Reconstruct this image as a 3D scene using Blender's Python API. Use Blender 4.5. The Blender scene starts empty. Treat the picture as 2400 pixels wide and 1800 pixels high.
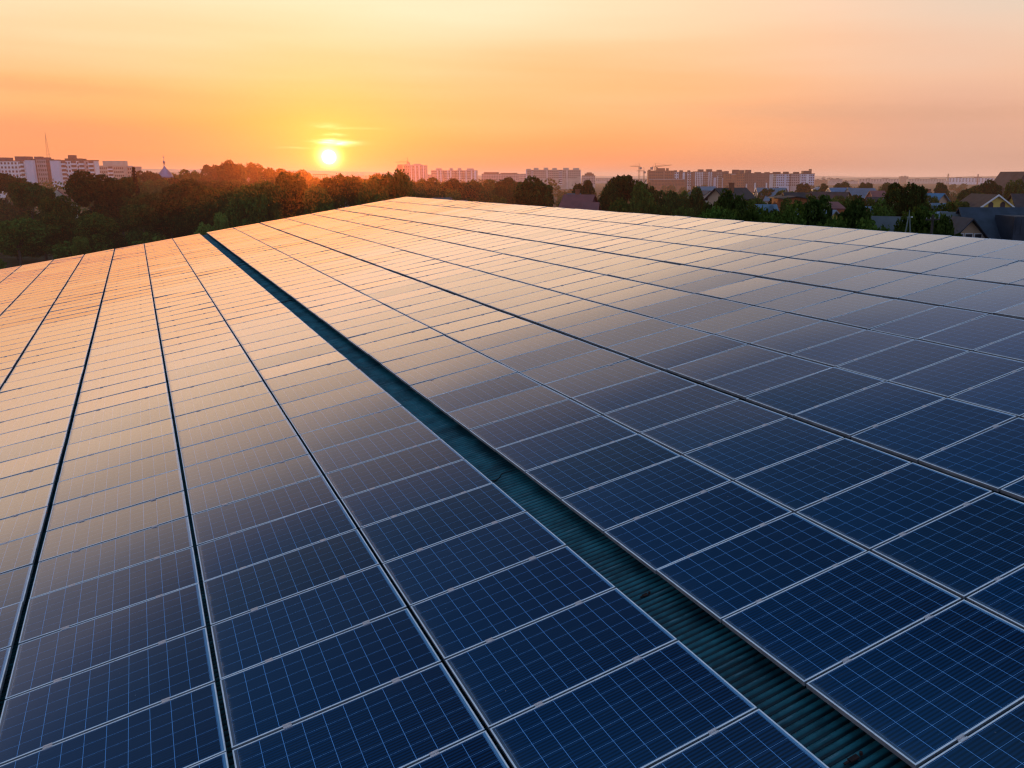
import bpy, math, random
from mathutils import Vector, Matrix, noise
from math import radians as R, sin, cos, pi
scene = bpy.context.scene
C = scene.collection
rng = random.Random(7)

# ------------------------------------------------------------------ camera
H = 15.0
CAM = Vector((0, 0, H))
RT = Vector((8.84401490e-01, -4.66726892e-01, 0)).normalized()
UPV = Vector((0.10517655, 0.19953094, 0.97423062))
BK = Vector((-0.45472178, -0.86159933, 0.22555418))
UPV = BK.cross(RT).normalized(); RT = UPV.cross(BK).normalized()
F, CX, CY = 1977.75, 1382.83, 872.79
cam_d = bpy.data.cameras.new('camera'); cam = bpy.data.objects.new('camera', cam_d); C.objects.link(cam)
cam.matrix_world = Matrix(((RT.x, UPV.x, BK.x, 0), (RT.y, UPV.y, BK.y, 0), (RT.z, UPV.z, BK.z, H), (0, 0, 0, 1)))
cam_d.lens = F / 2400 * 36; cam_d.sensor_width = 36; cam_d.sensor_fit = 'HORIZONTAL'
cam_d.shift_x = (1200 - CX) / 2400; cam_d.shift_y = (CY - 900) / 2400
cam_d.clip_start = 0.1; cam_d.clip_end = 40000
scene.camera = cam
FH = Vector((-BK.x, -BK.y, 0)).normalized()          # horizontal view direction
RH = Vector((FH.y, -FH.x, 0))                        # horizontal right
YAW = math.atan2(-FH.x, FH.y)                        # rotation that turns +Y to the view direction

def ray(px, py):
    return (RT * (px - CX) - UPV * (py - CY) - BK * F).normalized()
def at(px, py, d):
    """point seen at photo pixel (px, py), d metres ahead (measured along the ground)"""
    r = ray(px, py); return CAM + r * (d / r.dot(FH))
def gnd(px, d, ref=415):
    p = at(px, ref, d); return Vector((p.x, p.y, 0))
def zat(py, d, px=1300): return at(px, py, d).z
def project(p):
    q = p - CAM; z = -q.dot(BK)
    if z < .05: return None
    return CX + F * q.dot(RT) / z, CY - F * q.dot(UPV) / z, z

# ------------------------------------------------------------------ mesh helper
class MB:
    def __init__(s): s.v = []; s.f = []; s.m = []
    def face(s, pts, mi=0):
        b = len(s.v); s.v += [tuple(p) for p in pts]; s.f.append(tuple(range(b, b + len(pts)))); s.m.append(mi)
    def box(s, x0, x1, y0, y1, z0, z1, mi=0, top=None, M=None):
        P = [(x0,y0,z0),(x1,y0,z0),(x1,y1,z0),(x0,y1,z0),(x0,y0,z1),(x1,y0,z1),(x1,y1,z1),(x0,y1,z1)]
        if M: P = [tuple(M @ Vector(p)) for p in P]
        b = len(s.v); s.v += P
        for i, q in enumerate(((0,3,2,1),(4,5,6,7),(0,1,5,4),(1,2,6,5),(2,3,7,6),(3,0,4,7))):
            s.f.append(tuple(b + k for k in q)); s.m.append(top if (top is not None and i == 1) else mi)
    def tube(s, a, c, r0, r1=None, n=6, mi=0):
        a = Vector(a); c = Vector(c); r1 = r0 if r1 is None else r1
        d = (c - a).normalized(); u = d.orthogonal().normalized(); w = d.cross(u)
        b = len(s.v)
        for p, r in ((a, r0), (c, r1)):
            for k in range(n):
                t = 2 * pi * k / n; s.v.append(tuple(p + u * (r * cos(t)) + w * (r * sin(t))))
        for k in range(n):
            s.f.append((b + k, b + (k + 1) % n, b + n + (k + 1) % n, b + n + k)); s.m.append(mi)
        s.f.append(tuple(b + k for k in range(n))[::-1]); s.f.append(tuple(b + n + k for k in range(n))); s.m += [mi, mi]
    def lathe(s, prof, n=16, mi=0, cx=0, cy=0):
        b = len(s.v)
        for r, z in prof:
            for k in range(n):
                t = 2 * pi * k / n; s.v.append((cx + r * cos(t), cy + r * sin(t), z))
        for i in range(len(prof) - 1):
            for k in range(n):
                s.f.append((b+i*n+k, b+i*n+(k+1)%n, b+(i+1)*n+(k+1)%n, b+(i+1)*n+k)); s.m.append(mi)
    def mesh(s, name, mats, smooth=False):
        me = bpy.data.meshes.new(name); me.from_pydata(s.v, [], s.f)
        for m in (mats if isinstance(mats, (list, tuple)) else [mats]): me.materials.append(m)
        if any(s.m): me.polygons.foreach_set('material_index', s.m)
        if smooth: me.polygons.foreach_set('use_smooth', [True] * len(s.f))
        me.update(); return me
    def obj(s, name, mats, parent=None, smooth=False, loc=None, rz=0):
        o = bpy.data.objects.new(name, s.mesh(name, mats, smooth)); C.objects.link(o)
        if parent: o.parent = parent
        if loc is not None: o.location = loc
        if rz: o.rotation_euler = (0, 0, rz)
        return o
def put(name, me, parent=None, loc=(0,0,0), rz=0, sc=None):
    o = bpy.data.objects.new(name, me); C.objects.link(o)
    if parent: o.parent = parent
    o.location = loc; o.rotation_euler = (0, 0, rz)
    if sc: o.scale = sc
    return o
def empty(name, loc=(0,0,0), rz=0):
    o = bpy.data.objects.new(name, None); C.objects.link(o); o.location = loc; o.rotation_euler = (0, 0, rz)
    o.empty_display_size = .3; return o
def tag(o, label, cat, group=None):
    o['label'] = label; o['category'] = cat
    if group: o['group'] = group
    return o
def struct(o): o['kind'] = 'structure'; return o

# ------------------------------------------------------------------ materials
def nt(m): return m.node_tree
class NB:
    """short-hand for node trees"""
    def __init__(s, tree): s.t = tree
    def n(s, typ, **kw):
        nd = s.t.nodes.new(typ)
        for k, v in kw.items():
            if k == 'ins':
                for a, b in v.items(): s.set(nd, a, b)
            else: setattr(nd, k, v)
        return nd
    def set(s, nd, key, val):
        sock = nd.inputs[key]
        if isinstance(val, bpy.types.NodeSocket): s.t.links.new(val, sock)
        else: sock.default_value = val
    def math(s, op, a, b=0.0, c=None, clamp=False):
        nd = s.n('ShaderNodeMath', operation=op, use_clamp=clamp); s.set(nd, 0, a); s.set(nd, 1, b)
        if c is not None: s.set(nd, 2, c)
        return nd.outputs[0]
    def vmath(s, op, a, b=(0,0,0)):
        nd = s.n('ShaderNodeVectorMath', operation=op); s.set(nd, 0, a); s.set(nd, 1, b)
        return nd.outputs['Value'] if op in ('DOT_PRODUCT', 'LENGTH') else nd.outputs[0]
    def mix(s, f, a, b, blend='MIX'):
        nd = s.n('ShaderNodeMix', data_type='RGBA', blend_type=blend)
        s.set(nd, 0, f); s.set(nd, 6, a); s.set(nd, 7, b); return nd.outputs[2]
    def ramp(s, f, pts, interp='LINEAR'):
        nd = s.n('ShaderNodeValToRGB'); cr = nd.color_ramp; cr.interpolation = interp
        while len(cr.elements) < len(pts): cr.elements.new(.5)
        for e, (p, c) in zip(cr.elements, pts):
            e.position = p; e.color = (c[0], c[1], c[2], 1) if not isinstance(c, (int, float)) else (c, c, c, 1)
        s.set(nd, 0, f); return nd.outputs[0]
    def smooth(s, x, a, b):
        nd = s.n('ShaderNodeMapRange', interpolation_type='SMOOTHSTEP'); s.set(nd, 0, x); s.set(nd, 1, a); s.set(nd, 2, b)
        return nd.outputs[0]
    def noise(s, vec, scale, detail=2.0, rough=.5):
        nd = s.n('ShaderNodeTexNoise'); s.set(nd, 'Vector', vec); s.set(nd, 'Scale', scale); s.set(nd, 'Detail', detail); s.set(nd, 'Roughness', rough)
        return nd.outputs[0]
def c4(c): return (c[0], c[1], c[2], 1)
def mat(name, col, rough=.7, metal=0, var=.25, scale=1.0, spec=.4, col2=None):
    m = bpy.data.materials.new(name); m.use_nodes = True; t = nt(m); b = NB(t); P = t.nodes['Principled BSDF']
    tc = b.n('ShaderNodeTexCoord').outputs['Object']
    nz = b.noise(tc, scale, 4.0, .6)
    f = b.smooth(nz, .3, .7)
    lo = tuple(x * (1 - var) for x in col); hi = col2 or tuple(min(1, x * (1 + var)) for x in col)
    b.set(P, 'Base Color', b.mix(f, c4(lo), c4(hi)))
    P.inputs['Roughness'].default_value = rough; P.inputs['Metallic'].default_value = metal
    P.inputs['Specular IOR Level'].default_value = spec
    return m

def panel_glass(name, stuff):
    m = bpy.data.materials.new(name); m.use_nodes = True; t = nt(m); b = NB(t); P = t.nodes['Principled BSDF']
    if stuff:
        uv = b.n('ShaderNodeUVMap', uv_map='panel_metres').outputs[0]
        rnd = b.n('ShaderNodeAttribute', attribute_name='panel_tone').outputs['Fac']
    else:
        uv = b.n('ShaderNodeTexCoord').outputs['Object']; rnd = b.n('ShaderNodeObjectInfo').outputs['Random']
    sp = b.n('ShaderNodeSeparateXYZ'); b.set(sp, 0, uv); x, y = sp.outputs[0], sp.outputs[1]
    K = .1585
    cxn = b.math('DIVIDE', b.math('SUBTRACT', x, .0325), K); cyn = b.math('DIVIDE', b.math('SUBTRACT', y, .019), K)
    def line(c, w):
        fr = b.math('ABSOLUTE', b.math('SUBTRACT', b.math('FRACT', c), .5))
        return b.math('GREATER_THAN', fr, .5 - w)
    lx, ly = line(cxn, .011), line(cyn, .009)
    grid = b.math('MAXIMUM', lx, b.math('MULTIPLY', ly, .8))
    # margin outside the cells
    out = b.math('MAXIMUM', b.math('MAXIMUM', b.math('LESS_THAN', cxn, 0), b.math('GREATER_THAN', cxn, 10)),
                 b.math('MAXIMUM', b.math('LESS_THAN', cyn, 0), b.math('GREATER_THAN', cyn, 6)))
    bus = b.math('ABSOLUTE', b.math('SUBTRACT', b.math('FRACT', b.math('MULTIPLY', cyn, 5)), .5))
    bus = b.smooth(bus, .40, .12)
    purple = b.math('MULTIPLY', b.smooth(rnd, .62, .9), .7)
    # per-cell tone
    cell = b.n('ShaderNodeCombineXYZ'); b.set(cell, 0, b.math('FLOOR', cxn)); b.set(cell, 1, b.math('FLOOR', cyn)); b.set(cell, 2, b.math('MULTIPLY', rnd, 91.7))
    wn = b.n('ShaderNodeTexWhiteNoise'); b.set(wn, 'Vector', cell.outputs[0])
    tone = b.math('ADD', b.math('MULTIPLY', wn.outputs['Value'], .22), b.math('MULTIPLY', rnd, .9))
    base = b.ramp(tone, [(0, (.0003, .0035, .013)), (.5, (.0004, .0065, .022)), (1.0, (.0007, .013, .031))])
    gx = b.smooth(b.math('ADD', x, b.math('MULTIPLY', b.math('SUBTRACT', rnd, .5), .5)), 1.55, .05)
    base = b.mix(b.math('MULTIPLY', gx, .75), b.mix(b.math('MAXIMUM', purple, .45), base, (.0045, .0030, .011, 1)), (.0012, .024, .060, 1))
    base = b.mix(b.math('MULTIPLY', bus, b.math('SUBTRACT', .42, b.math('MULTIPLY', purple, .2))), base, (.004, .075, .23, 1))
    base = b.mix(b.math('MULTIPLY', grid, .95), base, (.20, .52, 1.0, 1))
    base = b.mix(out, base, (.010, .05, .12, 1))
    base = b.mix(b.math('GREATER_THAN', cxn, 10.02), base, (.16, .36, .56, 1))
    # dust that gathers along the low edge and thin film everywhere
    off = b.n('ShaderNodeCombineXYZ'); b.set(off, 2, b.math('MULTIPLY', rnd, 57.0))
    vv = b.vmath('ADD', uv, off.outputs[0])
    n1 = b.noise(vv, 9.0, 5.0, .65); n2 = b.noise(vv, 60.0, 3.0, .6); n3 = b.noise(vv, 1.6, 3.0)
    edge = b.math('ADD', x, b.math('MULTIPLY', b.math('SUBTRACT', n1, .5), -.06))
    d1 = b.math('MULTIPLY', b.smooth(edge, .060, .015), b.math('ADD', .35, b.math('MULTIPLY', n2, .9)))
    d2 = b.math('MULTIPLY', b.smooth(edge, .22, .04), .045)
    film = b.math('MULTIPLY', b.math('MULTIPLY', b.math('ADD', n3, .2), b.math('ADD', .2, rnd)), .007)
    spot = b.math('MULTIPLY', b.smooth(n2, .70, .78), .35)
    dust = b.math('MINIMUM', b.math('ADD', b.math('ADD', b.math('MULTIPLY', d1, .62), d2), b.math('ADD', film, spot)), .9)
    base = b.mix(dust, base, (.13, .17, .19, 1))
    drop = b.math('MULTIPLY', b.smooth(b.noise(vv, 17.0, 2.0, .7), .755, .80), b.math('GREATER_THAN', b.math('FRACT', b.math('MULTIPLY', rnd, 7.3)), .45))
    run = b.noise(b.vmath('MULTIPLY', vv, (1.2, 16.0, 1.0)), 1.6, 3.0, .6)
    base = b.mix(b.math('MULTIPLY', b.smooth(run, .50, .80), .055), base, (.20, .26, .30, 1))
    base = b.mix(drop, base, (.55, .58, .60, 1))
    b.set(P, 'Base Color', base)
    b.set(P, 'Roughness', b.math('ADD', .07, b.math('MULTIPLY', dust, .6)))
    P.inputs['IOR'].default_value = 1.65
    P.inputs['Coat Weight'].default_value = 1.0; P.inputs['Coat IOR'].default_value = 1.65; P.inputs['Coat Roughness'].default_value = .06
    return m

def foliage(name, dark, light, trans=.35):
    m = bpy.data.materials.new(name); m.use_nodes = True; t = nt(m); b = NB(t); t.nodes.remove(t.nodes['Principled BSDF'])
    tc = b.n('ShaderNodeTexCoord').outputs['Object']; oi = b.n('ShaderNodeObjectInfo').outputs['Random']
    nz = b.smooth(b.noise(tc, .9, 4.0, .7), .32, .68)
    col = b.mix(nz, c4(dark), c4(light))
    hs = b.n('ShaderNodeHueSaturation'); b.set(hs, 'Hue', b.math('ADD', .485, b.math('MULTIPLY', oi, .035)))
    b.set(hs, 'Value', b.math('ADD', .65, b.math('MULTIPLY', oi, .7))); b.set(hs, 'Color', col)
    d = b.n('ShaderNodeBsdfDiffuse'); b.set(d, 0, hs.outputs[0]); tr = b.n('ShaderNodeBsdfTranslucent'); b.set(tr, 0, hs.outputs[0])
    mx = b.n('ShaderNodeMixShader'); b.set(mx, 0, trans); b.set(mx, 1, d.outputs[0]); b.set(mx, 2, tr.outputs[0])
    t.links.new(mx.outputs[0], t.nodes['Material Output'].inputs[0])
    return m

M = dict(
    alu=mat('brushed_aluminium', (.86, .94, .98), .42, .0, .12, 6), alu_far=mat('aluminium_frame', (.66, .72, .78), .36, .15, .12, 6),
    alu_side=mat('frame_side_shaded', (.21, .23, .25), .6, .1, .3, 3),  # frame sides coloured darker to stand in for shade in the slots
    clamp=mat('clamp_metal', (.80, .74, .72), .45, .5, .1, 9),
    rail=mat('galvanised_rail', (.35, .36, .37), .5, .6, .2, 4),
    teal=mat('teal_corrugated_steel', (.004, .095, .125), .5, .0, .45, 2.6, .6, (.022, .17, .20)),
    wallp=mat('hall_cladding', (.35, .37, .38), .6, 0, .1, .5),
    black=mat('black_rubber', (.012, .011, .011), .7), rust=mat('rusty_steel', (.035, .012, .009), .8, 0, .5, 20),
    bark=mat('bark', (.06, .045, .035), .9, 0, .4, 2),
    grass=None,
    glass=mat('dark_window_glass', (.035, .03, .04), .5, 0, .4, .4, .3), litglass=mat('sky_window_glass', (.02, .02, .03), .05, 0, .1, 1, .9),
    white=mat('white_render', (.78, .80, .84), .8, 0, .12, .15), cream=mat('cream_render', (.52, .45, .36), .8, 0, .15, .15),
    pinkw=mat('pale_pink_render', (.50, .38, .36), .8, 0, .15, .15), slab=mat('pale_blue_gable_render', (.62, .68, .80), .8, 0, .06, .1),
    brown=mat('brown_brick', (.12, .085, .085), .85, 0, .25, .3), brick=mat('raw_red_brick', (.30, .11, .055), .9, 0, .25, .3),
    redwall=mat('dark_red_render', (.20, .06, .07), .85, 0, .2, .3), roofdk=mat('dark_bitumen_roof', (.06, .045, .05), .85, 0, .3, .4),
    conc=mat('raw_concrete', (.26, .24, .22), .9, 0, .2, .3), concr=mat('pale_concrete', (.40, .38, .36), .9, 0, .2, .3),
    yellow=mat('yellow_render', (.72, .52, .12), .8, 0, .1, .4), peach=mat('peach_render', (.52, .36, .24), .8, 0, .1, .4),
    orange=mat('orange_brick', (.38, .12, .04), .85, 0, .25, .5), slate=mat('dark_slate_roof', (.028, .034, .05), .6, 0, .35, .6),
    brownroof=mat('brown_tile_roof', (.045, .032, .03), .75, 0, .3, .6), maroon=mat('maroon_metal_roof', (.20, .055, .048), .6, 0, .2, .5),
    blue=mat('blue_metal_roof', (.04, .16, .27), .45, 0, .2, .5), paleblue=mat('pale_blue_sheet_roof', (.09, .15, .20), .4, 0, .15, .5),
    greyroof=mat('grey_fibre_cement_roof', (.09, .09, .09), .8, 0, .25, .5), whiteroof=mat('weathered_zinc_roof', (.24, .27, .33), .4, .2, .15, .5),
    trim=mat('white_trim', (.75, .75, .75), .6, 0, .05, 1), dome=mat('grey_blue_dome_metal', (.22, .26, .36), .35, .5, .1, .5),
    steel=mat('crane_steel', (.22, .12, .06), .6, .2, .2, 1), mast=mat('mast_steel', (.30, .10, .07), .6, .2, .2, 1),
    polew=mat('pale_concrete_pole', (.17, .21, .20), .8, 0, .1, 1), wood=mat('dark_wood_pole', (.05, .04, .035), .9, 0, .3, 1),
)
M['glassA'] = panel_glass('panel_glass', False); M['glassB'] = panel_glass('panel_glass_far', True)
FOL = [foliage('leaves_dark_green', (.028, .046, .011), (.085, .118, .024)), foliage('leaves_mid_green', (.042, .070, .013), (.125, .175, .030)),
       foliage('leaves_conifer', (.012, .022, .010), (.028, .040, .018), .15), foliage('leaves_lime', (.10, .16, .03), (.20, .27, .05), .5)]

# ------------------------------------------------------------------ sun, world
SD = ray(771, 368)
SE = math.asin(SD.z)
SAZ = math.atan2(SD.x, SD.y)
w = bpy.data.worlds.new('World'); scene.world = w; w.use_nodes = True; b = NB(w.node_tree); t = w.node_tree
t.nodes.remove(t.nodes['Background'])
dv = b.n('ShaderNodeTexCoord').outputs['Generated']
nrm = b.vmath('NORMALIZE', dv)
sx = b.n('ShaderNodeSeparateXYZ'); b.set(sx, 0, nrm)
el = b.math('MULTIPLY', b.math('ARCSINE', sx.outputs[2]), 180 / pi)
# soft horizontal bands of thin cloud
st = b.vmath('MULTIPLY', nrm, (2.2, 2.2, 30.0))
cl = b.noise(st, 1.3, 2.5, .55)
cl2 = b.noise(b.vmath('MULTIPLY', nrm, (1.2, 1.2, 7.0)), 1.7, 1.0, .5)
elw = b.math('ADD', el, b.math('ADD', b.math('MULTIPLY', b.math('SUBTRACT', cl, .5), 2.6), b.math('MULTIPLY', b.math('SUBTRACT', cl2, .5), 6.0)))
pos = b.math('DIVIDE', elw, 90.0, clamp=True)
hd = Vector((SD.x, SD.y, 0)).normalized()
flat = b.vmath('NORMALIZE', b.vmath('MULTIPLY', nrm, (1, 1, 0)))
ca = b.vmath('DOT_PRODUCT', flat, tuple(hd))
def rp(pts): return [(e / 90.0, c) for e, c in pts]
near_ = b.ramp(pos, rp([(0, (1.05,.30,.09)), (2.5,(1.08,.39,.125)), (5,(1.12,.52,.21)), (8,(1.2,.69,.38)), (11,(1.32,.86,.57)), (14,(1.15,.80,.54)), (16.8,(.70,.53,.42)), (20,(.37,.325,.32)), (23.5,(.115,.13,.18)), (26,(.035,.078,.14)), (28,(.012,.052,.115)), (33,(.002,.030,.080)), (42,(.0005,.018,.055)), (58,(.04,.13,.28)), (74,(.60,.95,1.40)), (90,(.65,1.0,1.45))]))
away_ = b.ramp(pos, rp([(0, (.68,.36,.26)), (2.5,(.82,.44,.31)), (5,(.92,.54,.37)), (8,(.90,.63,.47)), (11,(.82,.67,.54)), (14.5,(.60,.54,.52)), (17.5,(.45,.435,.475)), (21,(.28,.305,.40)), (24.5,(.145,.175,.285)), (28,(.045,.085,.175)), (33,(.003,.034,.095)), (42,(.0005,.018,.055)), (58,(.04,.13,.28)), (74,(.60,.95,1.40)), (90,(.65,1.0,1.45))]))
back_ = b.ramp(pos, rp([(0, (.40,.40,.55)), (6,(.48,.46,.62)), (14,(.42,.46,.66)), (30,(.26,.36,.58)), (58,(.12,.22,.40)), (74,(.30,.50,.80)), (90,(.36,.55,.85))]))
g = b.mix(b.smooth(ca, .985, .76), near_, away_)
g = b.mix(b.smooth(ca, .55, -.35), g, back_)
cosd = b.vmath('DOT_PRODUCT', nrm, tuple(SD))
ang = b.math('MULTIPLY', b.math('ARCCOSINE', b.math('MINIMUM', cosd, .9999999)), 180 / pi)
def add(a, col, f):
    nd = b.n('ShaderNodeMix', data_type='RGBA', blend_type='ADD'); b.set(nd, 0, f); b.set(nd, 6, a); b.set(nd, 7, c4(col)); return nd.outputs[2]
def gauss(x, s_): return b.math('EXPONENT', b.math('MULTIPLY', b.math('POWER', b.math('ABSOLUTE', b.math('DIVIDE', x, s_)), 2.0), -1.0))
g = add(g, (.1, .04, -.02), gauss(ang, 7.0)); g = add(g, (.3, .16, .0), gauss(ang, 1.9)); g = add(g, (.6, .55, .02), gauss(ang, .95)); g = add(g, (1.4, 1.3, .5), gauss(ang, .52))
# bright cloud slivers just above the sun
tr = Vector((SD.y, -SD.x, 0)).normalized()
az = b.math('MULTIPLY', b.vmath('DOT_PRODUCT', nrm, tuple(tr)), 180 / pi)
wob = b.math('MULTIPLY', b.math('SUBTRACT', b.noise(b.vmath('MULTIPLY', nrm, (1, 1, 6)), 38.0, 2.0, .6), .5), 1.0)
for da, de, wa, we, inten in ((.6, .86, .95, .13, 1.9), (.05, 1.02, .42, .08, 1.3), (.45, 1.36, .5, .09, .5), (-.1, 1.9, .8, .16, .22), (1.6, 1.75, 1.6, .08, .16), (-2.1, .55, 1.0, .06, .2)):
    e1 = b.math('ADD', b.math('SUBTRACT', b.math('SUBTRACT', el, math.degrees(SE)), de), b.math('MULTIPLY', wob, .16 if we < .2 else .6))
    a1 = b.math('ADD', b.math('SUBTRACT', az, da), wob)
    f = b.math('MULTIPLY', gauss(a1, wa), gauss(e1, we))
    f = b.math('MULTIPLY', f, b.math('ADD', .5, b.smooth(wob, -.15, .2)))
    g = add(g, (inten, inten * .9, inten * .62), f)
# dusky cloud bank low on the left and pinkish on the right
for da, de, wa, we, col, k in ((-17, 3.15, 9., .45, (.70, .31, .16), .32), (34, 3.6, 13., .55, (.68, .36, .24), .35), (-14, .9, 9., .9, (.78, .27, .16), .5)):
    e1 = b.math('ADD', b.math('SUBTRACT', b.math('SUBTRACT', el, math.degrees(SE)), de), b.math('ADD', b.math('MULTIPLY', wob, .7), b.math('MULTIPLY', az, .03)))
    f = b.math('MULTIPLY', b.math('MULTIPLY', gauss(b.math('SUBTRACT', az, da), wa), gauss(e1, we)), k)
    g = b.mix(f, g, c4(col))
disc = b.smooth(ang, .45, .34)
disc = b.math('MULTIPLY', disc, b.math('GREATER_THAN', ca, 0)); g = add(g, (2.5, 2.2, 1.2), gauss(ang, .5))
g = add(g, (7, 6.4, 5.2), disc)
g = b.mix(b.math('LESS_THAN', sx.outputs[2], -.012), g, (.10, .075, .06, 1))
sky = b.n('ShaderNodeTexSky', sky_type='NISHITA', sun_disc=False, sun_elevation=SE, sun_rotation=SAZ, air_density=1.2, dust_density=2.0)
bg1 = b.n('ShaderNodeBackground'); b.set(bg1, 0, sky.outputs[0]); b.set(bg1, 1, .02)
bg2 = b.n('ShaderNodeBackground'); b.set(bg2, 0, g); b.set(bg2, 1, .96)
ad = b.n('ShaderNodeAddShader'); b.set(ad, 0, bg1.outputs[0]); b.set(ad, 1, bg2.outputs[0])
t.links.new(ad.outputs[0], t.nodes['World Output'].inputs[0])

w.cycles.sampling_method = 'MANUAL'; w.cycles.sample_map_resolution = 256
sl = bpy.data.lights.new('sun', 'SUN'); so = bpy.data.objects.new('sun', sl); C.objects.link(so)
sl.energy = 2.0; sl.angle = R(.6); sl.color = (1, .50, .20)
so.rotation_euler = SD.to_track_quat('Z', 'Y').to_euler(); so.location = (0, 0, 60)

# haze over the town: thin air volume, emission standing in for scattered light
hz = bpy.data.materials.new('evening_haze'); hz.use_nodes = True; t = nt(hz); b = NB(t); t.nodes.remove(t.nodes['Principled BSDF'])
HZD = .00016
va = b.n('ShaderNodeVolumeAbsorption'); b.set(va, 'Color', (0, 0, 0, 1)); b.set(va, 'Density', HZD)
em = b.n('ShaderNodeEmission'); b.set(em, 0, (.82, .44, .33, 1)); b.set(em, 1, HZD)
a2 = b.n('ShaderNodeAddShader'); b.set(a2, 0, va.outputs[0]); b.set(a2, 1, em.outputs[0])
t.links.new(a2.outputs[0], t.nodes['Material Output'].inputs['Volume'])

# ------------------------------------------------------------------ ground, hills
gm = bpy.data.materials.new('ground_grass_and_earth'); gm.use_nodes = True; t = nt(gm); b = NB(t); P = t.nodes['Principled BSDF']
tc = b.n('ShaderNodeTexCoord').outputs['Object']
b.set(P, 'Base Color', b.mix(b.smooth(b.noise(tc, .35, 5.0, .65), .35, .65), b.mix(b.smooth(b.noise(tc, .03, 3.0), .4, .6), (.020, .032, .008, 1), (.045, .055, .015, 1)), (.07, .062, .040, 1)))
P.inputs['Roughness'].default_value = .95; P.inputs['Specular IOR Level'].default_value = .1
mb = MB(); S_ = 26000.0
mb.face([(-S_, -3000, 0), (S_, -3000, 0), (S_, S_, 0), (-S_, S_, 0)]); struct(mb.obj('ground', gm))
hm = mat('wooded_hillside', (.035, .045, .022), .95, 0, .5, .01)
def hills(d, tops, name='hills'):
    mb = MB(); pts = []
    xs = [x for x, _ in tops]
    n = 160
    for i in range(n + 1):
        px = xs[0] + (xs[-1] - xs[0]) * i / n
        for (xa, ya), (xb, yb) in zip(tops, tops[1:]):
            if xa <= px <= xb: break
        k = (px - xa) / max(1e-6, xb - xa); k = k * k * (3 - 2 * k); y = ya + (yb - ya) * k
        y += noise.noise(Vector((px * .02, d, 0))) * 1.3 + noise.noise(Vector((px * .12, d, 3))) * .5
        p = at(px, y, d); pts.append(p)
    for p, q in zip(pts, pts[1:]):
        of = FH * 900; on = FH * -700
        mb.face([(p.x + on.x, p.y + on.y, -.5), (q.x + on.x, q.y + on.y, -.5), q, p])
        mb.face([p, q, (q.x + of.x, q.y + of.y, -.5), (p.x + of.x, p.y + of.y, -.5)])
    return struct(mb.obj(name, hm, smooth=True))
hills(7000, [(-500, 405), (100, 404), (330, 396), (520, 398), (700, 399), (850, 403), (1000, 410), (1300, 413), (1700, 412), (1880, 411), (2000, 414), (2300, 417), (2600, 414), (3000, 405)])
hills(4200, [(-400, 408), (300, 404), (480, 402), (700, 409), (980, 412), (1400, 418), (1800, 419), (2100, 416), (2250, 414), (2400, 412), (2700, 408), (3000, 404)])

# ------------------------------------------------------------------ the hall with the solar roof
SL = R(9.128); U = Vector((cos(SL), 0, sin(SL))); V = Vector((0, 1, 0)); Nn = Vector((-sin(SL), 0, cos(SL)))
P0 = Vector((3.49198, 5.11038, H - 3.63093))
PW, PH, PITCH, TH = 1.65, .989, 1.012, .040
RMAT = Matrix(((U.x, V.x, Nn.x, P0.x), (U.y, V.y, Nn.y, P0.y), (U.z, V.z, Nn.z, P0.z), (0, 0, 0, 1)))
ur_left = [0, -1.68, -3.37, -5.08, -6.79, -8.50, -10.21, -11.92, -13.63]     # right edges of the columns left of the gap
ur_right = [2.08, 3.76, 5.50, 7.20, 8.92, 10.68, 12.42, 14.13]              # and right of it
JFAR = 56
hall = empty('warehouse', (P0.x, P0.y + 25, 0)); tag(hall, 'long low warehouse whose sloping teal corrugated roof is covered in solar panels', 'warehouse')
def child_rel(o, parent, mw):
    o.parent = parent; o.matrix_parent_inverse = Matrix.Identity(4); o.matrix_basis = Matrix.Translation(-parent.location) @ mw
# corrugated sheet
u0, u1, v0, v1 = -15.6, 14.20, -14.0, 57.05
mb = MB(); NS = 8; pitch = .076; n = int((v1 - v0) / pitch * NS)
vs_ = []; zoff = -.185
for i in range(n + 1):
    v = v0 + (v1 - v0) * i / n; z = zoff + .013 * cos(2 * pi * v / pitch)
    vs_ += [(u0, v, z), (u1, v, z)]
mb.v = vs_; mb.f = [(2*i, 2*i+1, 2*i+3, 2*i+2) for i in range(n)]; mb.m = [0] * n
def corr():
    m = M['teal'].copy(); m.name = 'teal_corrugated_roof_sheet'; b = NB(nt(m)); P = nt(m).nodes['Principled BSDF']
    src = P.inputs['Base Color'].links[0].from_socket
    tc = b.n('ShaderNodeTexCoord').outputs['Object']; sp = b.n('ShaderNodeSeparateXYZ'); b.set(sp, 0, tc)
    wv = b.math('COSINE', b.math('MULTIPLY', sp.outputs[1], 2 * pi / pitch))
    shade_grime = b.noise(b.vmath('MULTIPLY', tc, (2.0, 9.0, 1)), 1.4, 4.0, .65)
    k = b.math('MULTIPLY', b.smooth(wv, .25, -.75), b.math('ADD', .55, b.math('MULTIPLY', shade_grime, .6)))  # valley dirt together with rib shading painted into the colour
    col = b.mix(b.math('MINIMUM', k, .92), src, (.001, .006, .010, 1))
    worn = b.math('MULTIPLY', b.smooth(wv, .3, .95), b.smooth(shade_grime, .52, .68))
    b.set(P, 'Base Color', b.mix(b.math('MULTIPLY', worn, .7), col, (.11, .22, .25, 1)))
    P.inputs['Roughness'].default_value = .55; P.inputs['Specular IOR Level'].default_value = .35
    return m
o = mb.obj('roof', corr(), smooth=True); child_rel(o, hall, RMAT)
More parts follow.
